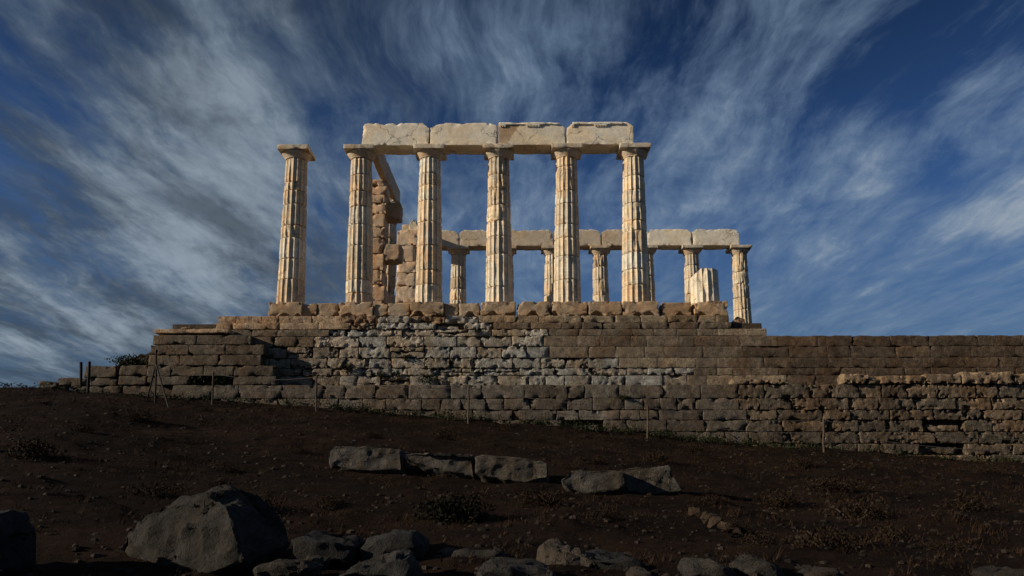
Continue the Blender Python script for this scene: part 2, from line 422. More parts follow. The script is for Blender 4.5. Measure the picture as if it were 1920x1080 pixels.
BASE_Z, TOP_Z = .0, 6.04
SH_TOP = TOP_Z-.17-.25
def column(x, y, label, group, joints, leanx=0.0, r0=.505, r1=.395, seed=0.0, wear=1.0, q=8, base=BASE_Z, tone=1.0, worn_cap=0.0, dz=.075):
    root = empty('doric_column', (x, y, base)); tag(root, label, 'column', group)
    rnd = random.Random(int(seed*97)+5)
    def rf(z):
        t = (z-base)/(SH_TOP-base); return lerp(r0, r1, t)+.010*math.sin(math.pi*t)
    zs = [base]+sorted(joints)+[SH_TOP]
    for k in range(len(zs)-1):
        c = rnd.choice([C_M, C_M, C_M2, C_M3, C_M]); f = tone*rnd.uniform(.86, 1.1); gy = rnd.uniform(-.05, .015); c = (c[0]*f*(1-gy), c[1]*f, c[2]*f*(1+gy*1.5))
        m = MB(); drum_mesh(m, x, y, zs[k], zs[k+1], rf, leanx, c, seed*3.1+k*7.3, q=q, wear=wear*rnd.choice([.4, .6, .75, 1.3]), dz=dz)
        m.build('drum', M_MARBLE, root, smooth=28)
    X = x+leanx*.98
    m = MB(); zc = SH_TOP; cc = tuple(v*tone*.98 for v in C_M2)
    lathe(m, X, y, [(r1+.004, zc-.002), (r1+.012, zc+.02), (r1+.006, zc+.03), (r1+.022, zc+.045), (r1+.04, zc+.075), (r1+.085, zc+.13), (r1+.125, zc+.185), (r1+.14, zc+.225), (r1+.12, zc+.252)], 56, cc, seed)
    cap = m.build('capital', M_MARBLE, root, smooth=50)
    m = MB(); h = .575; ca = tuple(v*tone*.95 for v in C_M)
    rough_block(m, X-h, X+h, y-h, y+h, zc+.245, TOP_Z, ca, .08, .010, .006+worn_cap*.1, .035+worn_cap, seed, .08)
    m.build('abacus', M_MARBLE, cap, smooth=35, loc=root.location)
    return root

def JZ(px, ys, Y=-.5): return [AZ(y_, Y, px) for y_ in ys]
front = [ # base px, top px, joints, label
 (545, 556.5, [337, 353, 379, 419, 443, 482, 521], 'lone tall fluted marble column standing apart left of the architrave'),
 (673.5, 678, [323, 354, 383, 418, 457, 522, 547], 'fluted marble column under the left end of the near architrave'),
 (804, 806.5, [320, 343, 372, 412, 457, 504, 531], 'near fluted column second from left under the architrave with a pale scar'),
 (936, 935, [323, 349, 381, 411, 440, 474, 535], 'near fluted column in the middle of the row with wide open drum joints'),
 (1064, 1062, [307, 354, 378, 417, 443, 477, 522], 'near fluted column fourth under the architrave between middle and right end'),
 (1192, 1187.5, [325, 352, 377, 410, 429, 470, 502, 532], 'cracked fluted column under the right end of the near architrave')]
FX = []
for i, (bpx, tpx, js, lab) in enumerate(front):
    xb = at(bpx, 570, 0).x; xt = at(tpx, 295, 0).x; FX.append((xb, xt))
    column(xb, 0, lab, 'near row of columns', JZ(tpx, js), leanx=(xt-xb), seed=1.7+i*2.3, wear=(.8, .9, 1.1, 1.0, .9, 1.1)[i], tone=(.95, .90, 1.02, 1.02, 1.05, 1.03)[i])
# far row
bpx = [772, 860, 948.5, 1035, 1125, 1211, 1296, 1386]
blab = ['far column behind the far cella pier at the left end of the far row', 'far column with its capital in shadow at the left of the far row', 'far column almost hidden behind the middle near column',
        'far column peeking out left of the fourth near column', 'small eroded far column standing free between two near columns', 'far column hidden behind the cracked near column',
        'far column directly behind the broken stump', 'far column at the right end of the far row with sky on both sides']
BX = []; YB = 12.4
rnd = random.Random(4)
for i, p in enumerate(bpx):
    x = at(p, 480, YB).x; BX.append(x)
    js = []; z = BASE_Z
    while True:
        z += rnd.uniform(.55, 1.05)
        if z > SH_TOP-.3: break
        js.append(z)
    column(x, YB, blab[i], 'far row of columns', js, 0, seed=31+i*1.9, wear=1.7, q=6, tone=.88, dz=.11, r0=.50, r1=.39)
# stump
sx_ = at(1322, 570, 0).x; zt = AZ(503, -.4, 1330)
SL = ('short broken fluted column stump with a slanting top at the right end', 'column stump')
def rf0(z): return lerp(.525, .41, z/5.6)
m = MB(); drum_mesh(m, sx_, 0, BASE_Z, zt+.02, rf0, 0, C_M3, 77.7, wear=.6, topfn=lambda a, b: zt-max(0, -.18-a)*.8+nz(a*6, b*6, 3)*.03)
tag(m.build('column_stump', M_MARBLE, None, smooth=28, loc=(sx_, 0, BASE_Z)), *SL)

# column in antis (dark, behind second near column)
xa = at(724.5, 500, 5.6).x
column(xa, 5.6, 'shadowed column behind the near cella pier left of centre', None, [.9, 1.8, 2.6, 3.5, 4.3, 5.0], 0, seed=61, wear=1.0, tone=.85, r0=.47, r1=.40, worn_cap=.16)

# ------------------------------------------------------------------ architraves
C_A = (.80, .73, .59); C_AW = (.86, .82, .71); C_AB = (.46, .34, .225)
def arch_block(name, x0, x1, y0, y1, z0, z1, label, group, seed, col=C_A, colfn=None, notch=(.06, .06), chip=.05, taenia=(), regulae=(), amp=.012, tone=1):
    m = MB(); L = x1-x0
    def zf(P_, k):
        if k < .5: return P_.z
        u = P_.x-x0; v = x1-P_.x; dz_ = 0
        for dist, nn in ((u, notch[0]), (v, notch[1])):
            if dist < .26: dz_ += nn*1.7*(1-dist/.26)*max(0, k)**3
        c1 = nz(P_.x*1.3+seed, P_.y*2, seed)*.5+nz(P_.x*4.5+seed, P_.y*4, 2)*.5
        dz_ += max(0, c1-.02)*.16*(1 if k > .9 else .3)
        return P_.z-dz_
    def xf(P_, k):
        if abs(k) < .9: return P_.x
        return P_.x-(.02+.05*max(0, nz(seed+P_.y*3, P_.z*4, k)))*(1 if k > 0 else -1)
    def cf(P_):
        c = colfn(P_) if colfn else col
        # freshly broken, whiter stone along the knocked-off top edge
        b = max(0, min(1, (P_.z-(z1-.12))/.08))*max(0, min(1, .4+nz(P_.x*5, P_.y*5, 4)*2))
        return tuple((c[i]*(1-b)+C_AW[i]*b)*tone for i in range(3))
    rough_block(m, x0, x1, y0, y1, z0, z1, col, .06, .007, amp*.25, chip*.8, seed, .07, zfn=zf, xfn=xf, colfn=cf)
    root = m.build(name, M_ARCH, None, smooth=30, loc=((x0+x1)/2, (y0+y1)/2, z0)); tag(root, label, 'architrave block', group)
    for a, b in taenia:
        m = MB(); rough_block(m, a, b, y0-.055, y0+.02, z1-.095, z1-.012, C_AW, .06, .010, .006, .035, seed+3, .06); m.build('taenia', M_ARCH, root)
    for a, b in regulae:
        m = MB(); rough_block(m, a, b, y0-.052, y0+.02, z1-.150, z1-.099, C_A, .06, .008, .003, .01, seed+4, .06)
        n_ = max(3, int((b-a)/.09))
        for q_ in range(n_):
            xx = a+(b-a)*(q_+.5)/n_; tube(m, (xx, y0-.026, z1-.152), (xx, y0-.026, z1-.185), .018, .022, 7, C_A)
        m.build('regula', M_ARCH, root)
    return root
YF = -.43
def fx(px): return at(px, 250, YF).x
AZ1 = AZ(230, YF, 930); AZ0 = TOP_Z+.004
e = [fx(678), fx(805.5), fx(933), fx(1061), fx(1189)]
def c3(P_):   # old brown fragment set into the newer white block
    k = (P_.x-fx(935)) - (P_.z-AZ0)*.62 - .28
    k += nz(P_.z*3, 4, 4)*.06
    if k < 0: return (C_AB[0]*(1+.25*nz(1, 1, P_.z*14)), C_AB[1]*(1+.25*nz(1, 1, P_.z*14)), C_AB[2])
    return (.76, .69, .54)
g = 'architrave blocks of the near row'
arch_block('architrave_block', e[0]+.004, e[1]-.006, YF, .44, AZ0, AZ1, 'leftmost block of the near architrave, pale with a chipped top edge', g, 3.3, notch=(.03, .14), chip=.05)
arch_block('architrave_block', e[1]+.006, e[2]-.006, YF, .44, AZ0, AZ1, 'second block of the near architrave with broken upper left corner', g, 8.1, notch=(.12, .04), chip=.05)
arch_block('architrave_block', e[2]+.006, e[3]-.006, YF, .44, AZ0, AZ1, 'third block of the near architrave with a brown older piece at its left', g, 12.7, colfn=c3, notch=(.0, .13), chip=.035,
           taenia=[(fx(936), fx(1046))], regulae=[(fx(936), fx(949)), (fx(986), fx(1013))])
arch_block('architrave_block', e[3]+.006, e[4], YF, .44, AZ0, AZ1, 'rightmost block of the near architrave with a moulding along its top', g, 17.9, notch=(.12, .10), chip=.035,
           taenia=[(fx(1074), fx(1168))], regulae=[(fx(1071), fx(1077)), (fx(1114), fx(1139))])
YG = YB-.43
def bx_(px): return at(px, 445, YG).x
BZ1 = AZ(430, YG, 1100)
be = [at(772, 445, YB).x-.2, bx_(861), bx_(950), bx_(1038), bx_(1127.5), bx_(1212), bx_(1298), bx_(1387)]
fl = ['at its left end, mostly hidden', 'left of the middle near column, grey beige', 'between the middle near column and the next, with a cracked right end', 'behind the fourth near column',
      'between the fourth near column and the cracked one', 'right of the cracked near column, with a bright diagonal break', 'at the right end of the row above the stump']
for i in range(7):
    arch_block('architrave_block', be[i]+.012, be[i+1]-.012, YG, YB+.44, AZ0, BZ1, 'far architrave block '+fl[i], 'architrave blocks of the far row', 41+i*3.7,
               col=[C_A, (.62, .52, .39)][i < 5], notch=(.09, .12), chip=.05, tone=1.0 if i > 4 else .9)
# cross beams over the pronaos
bx0, bx1 = at(697, 300, 1.2).x-.32, FX[1][1]+.44
def ybeam(y0, y1, label, seed, x0, x1):
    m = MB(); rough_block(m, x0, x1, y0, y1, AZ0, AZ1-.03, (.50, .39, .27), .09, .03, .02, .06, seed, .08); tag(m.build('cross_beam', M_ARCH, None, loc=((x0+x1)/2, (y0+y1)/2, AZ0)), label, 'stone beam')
bx0 = e[0]+.12
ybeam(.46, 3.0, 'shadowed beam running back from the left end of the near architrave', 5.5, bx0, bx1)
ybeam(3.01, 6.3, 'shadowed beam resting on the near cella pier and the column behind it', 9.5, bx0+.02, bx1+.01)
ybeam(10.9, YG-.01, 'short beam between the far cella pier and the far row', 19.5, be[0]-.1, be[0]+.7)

# ------------------------------------------------------------------ cella piers (antae)
def pier(label, x0, x1, y0, y1, ztop, seed, courses, jag, col, extra=()):
    rnd = random.Random(seed); z = BASE_Z; m = MB()
    hs = courses[:]; s_ = (ztop-BASE_Z)/sum(hs)
    for k, h_ in enumerate(hs):
        h_ *= s_; xx = x1+(rnd.uniform(.0, jag) if k % 2 else rnd.uniform(-jag*.3, jag*.3))
        f = rnd.uniform(.85, 1.12); c = tuple(v*f for v in col)
        rough_block(m, x0+rnd.uniform(0, .02), xx, y0+rnd.uniform(0, .02), y1+rnd.uniform(-.1, .15), z+.004, z+h_-.006, c, .07, .025, .016, .10, seed+k*3.3, .12)
        z += h_
    root = m.build('cella_pier', M_MARBLE, None, loc=((x0+x1)/2, (y0+y1)/2, BASE_Z)); tag(root, label, 'masonry pier')
    for (a, b, c_, d_, e_, f_, nm) in extra:
        m = MB(); rough_block(m, a, b, c_, d_, e_, f_, (.36, .28, .20), .06, .09, .03, .08, seed+.7, .1); m.build(nm, M_MARBLE, root)  # toned well below the pier colour to stand in for shade
Y1 = 2.75
pier('near cella pier of stacked pinkish blocks seen right of the second near column', at(690, 450, Y1).x-.35, at(723, 350, Y1).x, Y1, Y1+.8, TOP_Z-.01, 11,
     [.75, .62, .55, .62, .60, .42, .5, .42, .32, .34, .26], .14, (.56, .41, .28),
     extra=[(at(717, 470, Y1).x, at(754, 470, Y1+.3).x, Y1+.05, Y1+.75, AZ(489, Y1, 735), AZ(456, Y1, 735), 'bonding_stone'),
            (at(712, 390, Y1).x, at(752, 390, Y1+.4).x, Y1+.25, Y1+.95, AZ(407, Y1, 735), AZ(374, Y1, 735), 'bonding_stone')])
Y2 = 9.2
pier('far cella pier of stepped beige blocks with a rock on top', at(744, 450, Y2).x, at(776, 500, Y2).x, Y2, Y2+.85, AZ(430, Y2, 760), 23,
     [.45, .6, .62, .62, .5, .42, .62, .6], .30, (.64, .50, .36))

# ------------------------------------------------------------------ rocks from hulls
def hull_rock(name, pts, label, cat, col, seed, amp=.03, seg=.07, group=None, mat=None, fs=2.2, vary=.12, dark=.27):
    bm = bmesh.new()
    for p in pts: bm.verts.new(p)
    res = bmesh.ops.convex_hull(bm, input=bm.verts[:])
    junk = [e_ for e_ in res['geom_interior'] if isinstance(e_, bmesh.types.BMVert)]
    junk += [v for v in bm.verts if not v.link_faces and v not in junk]
    bmesh.ops.delete(bm, geom=list(set(junk)), context='VERTS')
    bmesh.ops.bevel(bm, geom=bm.edges[:], offset=seg*.3, segments=1, affect='EDGES', clamp_overlap=True)
    bmesh.ops.triangulate(bm, faces=bm.faces[:])
    for it in range(6):
        long_ = [e_ for e_ in bm.edges if e_.calc_length() > seg*1.5]
        if not long_: break
        bmesh.ops.subdivide_edges(bm, edges=long_, cuts=1); bmesh.ops.triangulate(bm, faces=[f for f in bm.faces if len(f.verts) > 3])
    bm.normal_update()
    cen = sum((v.co for v in bm.verts), Vector())/len(bm.verts)
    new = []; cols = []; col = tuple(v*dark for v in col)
    for v in bm.verts:
        p = v.co; dn = (noise.fractal(p*fs+Vector((seed, 0, 0)), .8, 2.1, 6)-1.3*abs(nz(p.x*3.2+seed, p.y*3.2, p.z*3.2))-.3*(noise.cell(p*Vector((2.5, 2.5, 5))+Vector((seed, 0, 0))) if False else 0))*amp
        big = max(0, nz(p.x*1.9+seed, p.y*1.9, p.z*1.9)-.18)*amp*2.2
        new.append(p+v.normal*(dn-big)); f = 1+vary*3*nz(p.x*3+seed, p.y*3, p.z*3); cols.append(tuple(c*f for c in col))
    for v, q_ in zip(bm.verts, new): v.co = q_
    m = MB(); bm.verts.index_update()
    zmin = min(v.co.z for v in bm.verts)
    m.add([tuple(v.co) for v in bm.verts], [tuple(v.index for v in f.verts) for f in bm.faces], cols); bm.free()
    o = m.build(name, mat or M_ROCK, None, smooth=24, loc=(cen.x, cen.y, zmin)); tag(o, label, cat, group)
    return o
def pix_rock(outline, Y, depth, back=.75, down=.15):
    """front outline given in photo pixels at distance Y, extruded `depth` metres back and shrunk a bit"""
    f = [at(px, py, Y) for px, py in outline]; c = sum(f, Vector())/len(f); pts = []
    for k, p in enumerate(f):
        pts.append(p); q_ = c+(p-c)*back; q_.y = Y+depth; pts.append(q_)
        if k % 2 == 0:
            r_ = c+(p-c)*.72; r_.y = Y-.10*depth; pts.append(r_)
    return pts
p_ = [at(765, 432, Y2+.3), at(768, 418, Y2+.3), at(774, 411, Y2+.35), at(781, 414, Y2+.4), at(785, 432, Y2+.3)]
hull_rock('loose_rock', p_+[v+Vector((.05, .45, -.05)) for v in p_], 'small bright rock balanced on top of the far cella pier', 'rock', (.75, .68, .52), 4, .03, .06, mat=M_ARCH, dark=1)

# ------------------------------------------------------------------ temple platform and retaining walls
YW, YL = -1.15, -1.62
UP = [590, 604, 617, 630, 650, 671, 690, 704, 724]
LOW = [724, 747, 769, 788, 810, 832, 853, 871, 893]
UZ = [AZ(v, YW) for v in UP]; LZ_ = [AZ(v, YL) for v in LOW]; LZ_[0] = UZ[-1]
plat = empty('temple_platform', (0, 5, UZ[0])); tag(plat, 'long eroded stone temple platform under the columns with lichen grey blocks', 'stone platform')
GREY = (.33, .317, .28); BRN = (.165, .128, .092); PALE = (.27, .212, .142); LOWC = (.125, .104, .082); TERR = (.100, .072, .049); CORE_SHADE = (.07, .055, .042)  # last tone: wall core darkened so open holes read as shade
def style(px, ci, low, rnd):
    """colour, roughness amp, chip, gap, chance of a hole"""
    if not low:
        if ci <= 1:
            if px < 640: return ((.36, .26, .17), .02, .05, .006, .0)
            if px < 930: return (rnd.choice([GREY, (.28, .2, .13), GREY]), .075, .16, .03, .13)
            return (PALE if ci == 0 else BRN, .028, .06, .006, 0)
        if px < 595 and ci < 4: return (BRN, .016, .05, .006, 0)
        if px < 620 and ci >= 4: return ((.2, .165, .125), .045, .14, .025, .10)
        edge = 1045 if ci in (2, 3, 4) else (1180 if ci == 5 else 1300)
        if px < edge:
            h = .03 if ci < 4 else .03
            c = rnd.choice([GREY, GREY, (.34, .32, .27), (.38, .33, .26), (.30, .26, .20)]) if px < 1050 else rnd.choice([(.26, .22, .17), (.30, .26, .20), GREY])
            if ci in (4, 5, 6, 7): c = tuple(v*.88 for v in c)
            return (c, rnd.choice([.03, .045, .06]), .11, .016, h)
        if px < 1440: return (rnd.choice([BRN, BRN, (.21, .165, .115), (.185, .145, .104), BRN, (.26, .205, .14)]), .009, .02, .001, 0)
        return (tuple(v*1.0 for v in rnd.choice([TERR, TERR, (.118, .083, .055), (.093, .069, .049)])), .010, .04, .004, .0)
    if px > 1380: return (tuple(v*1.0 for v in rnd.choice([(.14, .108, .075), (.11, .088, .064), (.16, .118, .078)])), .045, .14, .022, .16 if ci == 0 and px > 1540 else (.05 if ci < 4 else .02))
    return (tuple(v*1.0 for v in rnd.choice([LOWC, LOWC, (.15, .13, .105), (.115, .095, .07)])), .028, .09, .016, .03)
def build_course(m, x0, x1, yf, z0, z1, ci, low, seed, depth=.5, wmin=.55, wmax=1.35):
    rnd = random.Random(seed); x = x0; first = True
    while x < x1-.05:
        wdt = rnd.uniform(wmin, wmax)
        if x1-(x+wdt) < .4: wdt = x1-x
        px = 960+(x+wdt/2-CX)/(yf-CY)*F+14
        c, amp, chip, gap, hole = style(px, ci, low, rnd)
        ff = rnd.uniform(.86, 1.14); c = tuple(v*ff for v in c)
        if rnd.random() < hole and ci > 0:
            if wdt > .8 or rnd.random() < .5:   # half-eaten block
                hh = z0+(z1-z0)*rnd.uniform(.35, .7)
                rough_block(m, x+gap, x+wdt*rnd.uniform(.5, .9), yf+rnd.uniform(.05, .18), yf+depth, z0+.01, hh, c, .06, .04, .03, .12, seed+x, fs=7)
        else:
            dy = rnd.uniform(-.5, 1)*(amp*.8 if amp > .02 else .003); inset = yf+dy
            zt_ = z1-gap*rnd.uniform(.3, .8); 
            split = low is False and amp > .03 and rnd.random() < .12
            if split:
                zm = lerp(z0, z1, rnd.uniform(.4, .6))
                rough_block(m, x+gap/2, x+wdt-gap/2, inset+.03, yf+depth, z0+.005, zm-.012, c, .05, .03, amp*.6, chip, seed+x, fs=9)
                rough_block(m, x+gap/2, x+wdt-gap/2, inset, yf+depth, zm+.012, zt_, c, .05, .03, amp*.6, chip, seed+x+3, fs=9)
            else:
                rough_block(m, x+gap/2, x+wdt-gap/2, inset, yf+depth, z0+.004, zt_, c, .05 if amp > .03 else .10, min(.035, .006+amp*.4) if amp > .02 else .008, amp*.62, chip, seed+x, fs=9 if amp > .03 else 5)
        x += wdt
XR = AX(1368, YW)
# platform masonry (upper wall) from the bastion to the end of the stylobate
def span(ci):
    lo = {0: 405, 1: 405, 2: 312}.get(ci, 300); hi = {0: 1369, 1: 1372, 2: 1436}.get(ci, 1436)
    return AX(lo, YW), AX(hi, YW)
m = MB()
for ci in range(8):
    a, b = span(ci); yy = YW+(.10 if ci == 0 else 0)
    if ci >= 3: b = AX(1300+[0, 90, 40, 70, 20][ci-3], YW)   # interlocks with the terrace wall
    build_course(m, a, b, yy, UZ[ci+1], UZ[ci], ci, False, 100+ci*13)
m.build('masonry_face', M_POROS, plat)
m = MB(); core_box(m, AX(410, YW), AX(1362, YW), YW+.30, 14.0, UZ[1], UZ[0]-.02, CORE_SHADE)
core_box(m, AX(318, YW), AX(1432, YW), YW+.26, 14.3, UZ[2]-.9, UZ[1]-.001, CORE_SHADE)
core_box(m, AX(304, YW), AX(1432, YW), YW+.22, 14.3, -9, UZ[2]-.901, CORE_SHADE)
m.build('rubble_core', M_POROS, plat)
# stylobate blocks
sty = [(503, 566), (566.5, 594), (594.5, 633), (635, 699), (701, 727), (727.5, 767), (769, 832), (833.5, 859), (860, 899), (901, 967), (969, 1033), (1035, 1101), (1104, 1166), (1168, 1236), (1242, 1296), (1302, 1365)]
rnd = random.Random(8)
for i, (a, b) in enumerate(sty):
    big = (b-a) > 55; ys = -.66 if big else -.60+rnd.uniform(0, .08)
    m = MB(); zb = UZ[0]-.02; ztp = BASE_Z-(.0 if big else rnd.uniform(.02, .06)); seed = 200+i*5.1
    c = rnd.choice([(.34, .25, .16), (.37, .28, .185), (.39, .30, .205)])
    def under(P_, k, seed=seed, zb=zb):   # undercut, broken lower edge
        if k > -.2: return P_.z
        f = max(0, min(1, (-.25-P_.y)/.25)); return P_.z+f*(.05+.34*max(0, nz(P_.x*2.6+seed, 3, 1)+.22))*min(1, -k)
    rough_block(m, AX(a, ys, 575), AX(b, ys, 575), ys, .62, zb, ztp, c, .05, .018, .014, .10 if big else .05, seed, .12, zfn=under)
    m.build('stylobate_block', M_MARBLE, plat)
# rear stylobate strip and floor
m = MB(); x = BX[0]-1
rnd = random.Random(3)
while x < BX[-1]+.8:
    rough_block(m, x, x+1.25, YB-.65, YB+.65, UZ[0]-.03, BASE_Z, (.42, .32, .21), .3, .03, .02, .05, x); x += 1.26
m.build('rear_stylobate', M_MARBLE, plat)
m = MB(); rough_block(m, xa-1.0, AX(776, Y2)+.6, Y1-.3, YB-.66, UZ[0]-.05, BASE_Z-.005, (.34, .27, .19), .5, .03, .02, .05, 3); m.build('cella_floor', M_POROS, plat)
# pale broken stones by the far right column
p0 = [at(1370, 632, YW+.6), at(1372, 604, YW+.6), at(1384, 592, YW+.7), at(1397, 599, YW+.6), at(1400, 632, YW+.6)]
hull_rock('broken_stone', p0+[v+Vector((.0, .6, -.04)) for v in p0], 'broken wedge of brown stone leaning at the foot of the rightmost far column', 'rock', (.36, .26, .17), 8, .05, .07, mat=M_POROS, dark=.9)

# terrace wall to the right (upper)
tw = empty('terrace_wall', (AX(1700, YW), YW, UZ[-1])); tag(tw, 'smooth brown ashlar terrace wall running off to the right', 'wall')
TZ = [AZ(629, YW, 1700), AZ(648, YW, 1700), AZ(666, YW, 1700), AZ(686, YW, 1700), AZ(700, YW, 1700), UZ[-1]]
m = MB()
XT = AX(1436, YW)
for ci in range(3, 8):
    z0, z1 = UZ[ci+1], UZ[ci]
    xs = AX(1300+[0, 90, 40, 70, 20][ci-3], YW)+.004
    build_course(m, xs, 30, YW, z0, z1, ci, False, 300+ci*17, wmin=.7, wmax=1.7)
m.build('ashlar_face', M_POROS, tw)
m = MB(); core_box(m, AX(1433, YW), 30, YW+.24, 6.0, -9, UZ[3]-.03, CORE_SHADE); m.build('earth_fill', M_POROS, tw)
# lower wall
lw = empty('lower_wall', (0, YL, LZ_[-1])); tag(lw, 'lower course wall of rough grey brown blocks standing forward on the sloping ground', 'wall')
m = MB()
for ci in range(8):
    x0 = AX([333, 425, 560, 760, 1000, 1180, 1380, 1560][ci], YL)
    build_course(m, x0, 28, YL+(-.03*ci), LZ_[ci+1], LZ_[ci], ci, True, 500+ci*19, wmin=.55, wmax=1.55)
m.build('block_face', M_POROS, lw)
# rough ledge on the right, one and a half courses of tumbled stones
m = MB(); x = AX(1368, YL); rnd = random.Random(15)
while x < 27:
    wdt = rnd.uniform(.8, 1.9); up = rnd.uniform(.20, .34)
    px = 960+(x-CX)/(YL-CY)*F
    up = (.16 if px < 1450 else (.0 if px < 1535 else up+(px-1535)*.0003))
    if up > .05: rough_block(m, x, x+wdt-.02, YL+rnd.uniform(-.12, .08), YL+.75, LZ_[0]+.005, LZ_[0]+up+.02, rnd.choice([(.22, .165, .11), (.185, .14, .094), (.235, .17, .108)]), .06, .04, .03, .16, x)
    x += wdt
m.build('tumbled_ledge', M_POROS, lw)
m = MB(); core_box(m, AX(345, YL), 28, YL+.28, YW+.24, -9, LZ_[0]-.05, CORE_SHADE); m.build('rubble_core', M_POROS, lw)

# bastion at the left, steps, low end walls
bs = empty('corner_bastion', (AX(390, YL), YL, LZ_[0])); tag(bs, 'projecting corner block of big squared grey brown stones at the left', 'wall')
YS = YL+.02
bz = [628, 646, 665, 685, 705, 724]
BB = (.118, .095, .07); rows = [(290, 472, BB), (286, 498, BB), (284, 494, (.125, .102, .077)), (283, 522, (.115, .094, .07)), (300, 523, (.10, .084, .064))]  # bastion stone darkened to carry the view's fall-off towards its left edge
m = MB(); rnd = random.Random(2)
for k, (a, b, c) in enumerate(rows):
    z1, z0 = AZ(bz[k], YS, 390), AZ(bz[k+1], YS, 390)
    if k == 4: z0 = LZ_[0]+.004
    xs = [AX(a, YS)]; xe = AX(b, YS)
    while xe-xs[-1] > 1.9: xs.append(xs[-1]+rnd.uniform(.8, 1.5))
    xs.append(xe)
    for q_ in range(len(xs)-1):
        if k == 4 and AX(340, YS) < (xs[q_]+xs[q_+1])/2 < AX(478, YS): continue     # the overgrown gap
        ff = rnd.uniform(.85, 1.15); cc = tuple(v*ff for v in c)
        rough_block(m, xs[q_]+.004, xs[q_+1]-.004, YS+rnd.uniform(0, .02), YW+.21, z0+.004, z1-.004, cc, .08, .014, .014, .06, 50+k*7+q_)
m.build('block_face', M_POROS, bs)
m = MB()
rough_block(m, AX(310, YW+.3), AX(447, YW+.3), YW-.45, YW-.01, AZ(629, YW, 390)+.0, AZ(617, YW-.4, 390), (.46, .34, .23), .12, .02, .01, .04, 3.1)
rough_block(m, AX(349, YW), AX(361, YW), YW-.4, YW-.05, AZ(617, YW-.4, 390)+.003, AZ(612, YW-.4, 390), (.40, .28, .18), .1, .02, .01, .04, 4.1)
m.build('upper_step', M_POROS, bs)
m = MB(); core_box(m, AX(300, YL), AX(470, YL), YL+.35, 8, -9, AZ(636, YL, 390), CORE_SHADE); m.build('rubble_core', M_POROS, bs)
le = empty('stepped_end_wall', (AX(220, YL), YL+.4, AZ(740, YL, 200))); tag(le, 'low stepped end wall of squared stones falling away at the far left', 'wall')
m = MB(); YE = YL+.45
for (a, b, t_, bt_) in [(166, 228, 685, 708), (232, 284, 685, 704), (232, 284, 704.5, 722), (120, 175, 708, 724), (176, 231, 708, 724), (84, 119, 714, 730), (285, 335, 686, 704), (285, 332, 704, 724), (150, 240, 724, 745), (241, 333, 724, 745)]:
    rough_block(m, AX(a, YE)+.006, AX(b, YE)-.006, YE, YE+.8, AZ(bt_, YE, 200)+.004, AZ(t_, YE, 200), (.10, .082, .062), .09, .04, .025, .1, a*.37)
m.build('block_face', M_POROS, le)

# ------------------------------------------------------------------ fallen blocks in the middle ground
FB = [([(617, 846), (624, 837), (700, 837), (750, 843), (753, 882), (700, 882), (640, 878), (618, 868)], -13.3, .75, 'leftmost of the fallen row, long grey block with a rounded left end', (.21, .19, .165)),
      ([(756, 850), (800, 848), (886, 852), (889, 893), (820, 880), (760, 866)], -13.4, .7, 'fallen grey block with a broken notch in front, second from left in the row', (.20, .18, .155)),
      ([(890, 856), (905, 853), (990, 858), (1026, 868), (1028, 896), (985, 905), (905, 893), (891, 884)], -13.6, .75, 'fallen block in the middle of the row with a cracked pale front', (.23, .205, .17)),
      ([(1050, 900), (1074, 881), (1150, 880), (1172, 886), (1172, 915), (1100, 925), (1064, 918)], -14.35, .55, 'low sloping fallen slab with a sharp left edge, fourth in the row', (.19, .17, .145)),
      ([(1170, 898), (1158, 884), (1176, 876), (1256, 875), (1280, 920), (1215, 929), (1178, 920)], -13.9, .6, 'tilted fallen block with a flat pitted face at the right end of the row', (.22, .20, .17))]
for k, (o_, Y_, dp, lab, c) in enumerate(FB):
    pts = []
    f = [at(a, b, Y_) for a, b in o_]
    for v in f:
        pts.append(v); pts.append(v+Vector((.05, dp, -.02)))
    low_ = min(v.z for v in f)
    for v in f:
        if v.z < low_+.15: pts.append(v+Vector((0, .25, -.15)))
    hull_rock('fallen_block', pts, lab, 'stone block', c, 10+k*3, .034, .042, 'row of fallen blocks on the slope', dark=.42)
def big(outline, Y_, dp, lab, c, k, amp=.042, back=.8, name='boulder', cat='rock', seg=.038, group='tumbled stones in the foreground'):
    return hull_rock(name, pix_rock(outline, Y_, dp, back), lab, cat, c, k, amp, seg, group)
# the large broken drum: flat lit end to the left front, rounded dark flank to the right
Yb = -19.6
A = [at(a, b, Yb+e_) for a, b, e_ in [(214, 1030, .5), (228, 1000, .45), (275, 962, .4), (330, 938, .3), (395, 924, .35), (425, 945, .1), (436, 985, -.05), (455, 1050, -.1), (400, 1074, -.1), (340, 1078, .05), (290, 1068, .2), (225, 1046, .45)]]
Bk = [at(a, b, Yb+e_) for a, b, e_ in [(400, 917, .9), (440, 915, .9), (480, 922, 1.0), (515, 950, 1.0), (540, 985, 1.0), (545, 1020, .9), (530, 1060, .8), (480, 1085, .4), (430, 1085, .2)]]
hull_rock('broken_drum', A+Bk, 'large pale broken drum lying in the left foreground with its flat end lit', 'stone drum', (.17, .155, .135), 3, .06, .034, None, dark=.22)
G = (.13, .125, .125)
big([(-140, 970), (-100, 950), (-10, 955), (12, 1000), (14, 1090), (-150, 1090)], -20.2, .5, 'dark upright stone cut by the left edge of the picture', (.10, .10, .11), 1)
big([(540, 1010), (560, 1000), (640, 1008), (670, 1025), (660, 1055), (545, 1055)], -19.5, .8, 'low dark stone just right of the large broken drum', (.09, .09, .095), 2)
big([(672, 1030), (690, 1008), (720, 998), (770, 1000), (798, 1022), (795, 1050), (680, 1060)], -19.4, .8, 'rounded bluish dark boulder left of the flat slab', (.12, .125, .13), 3)
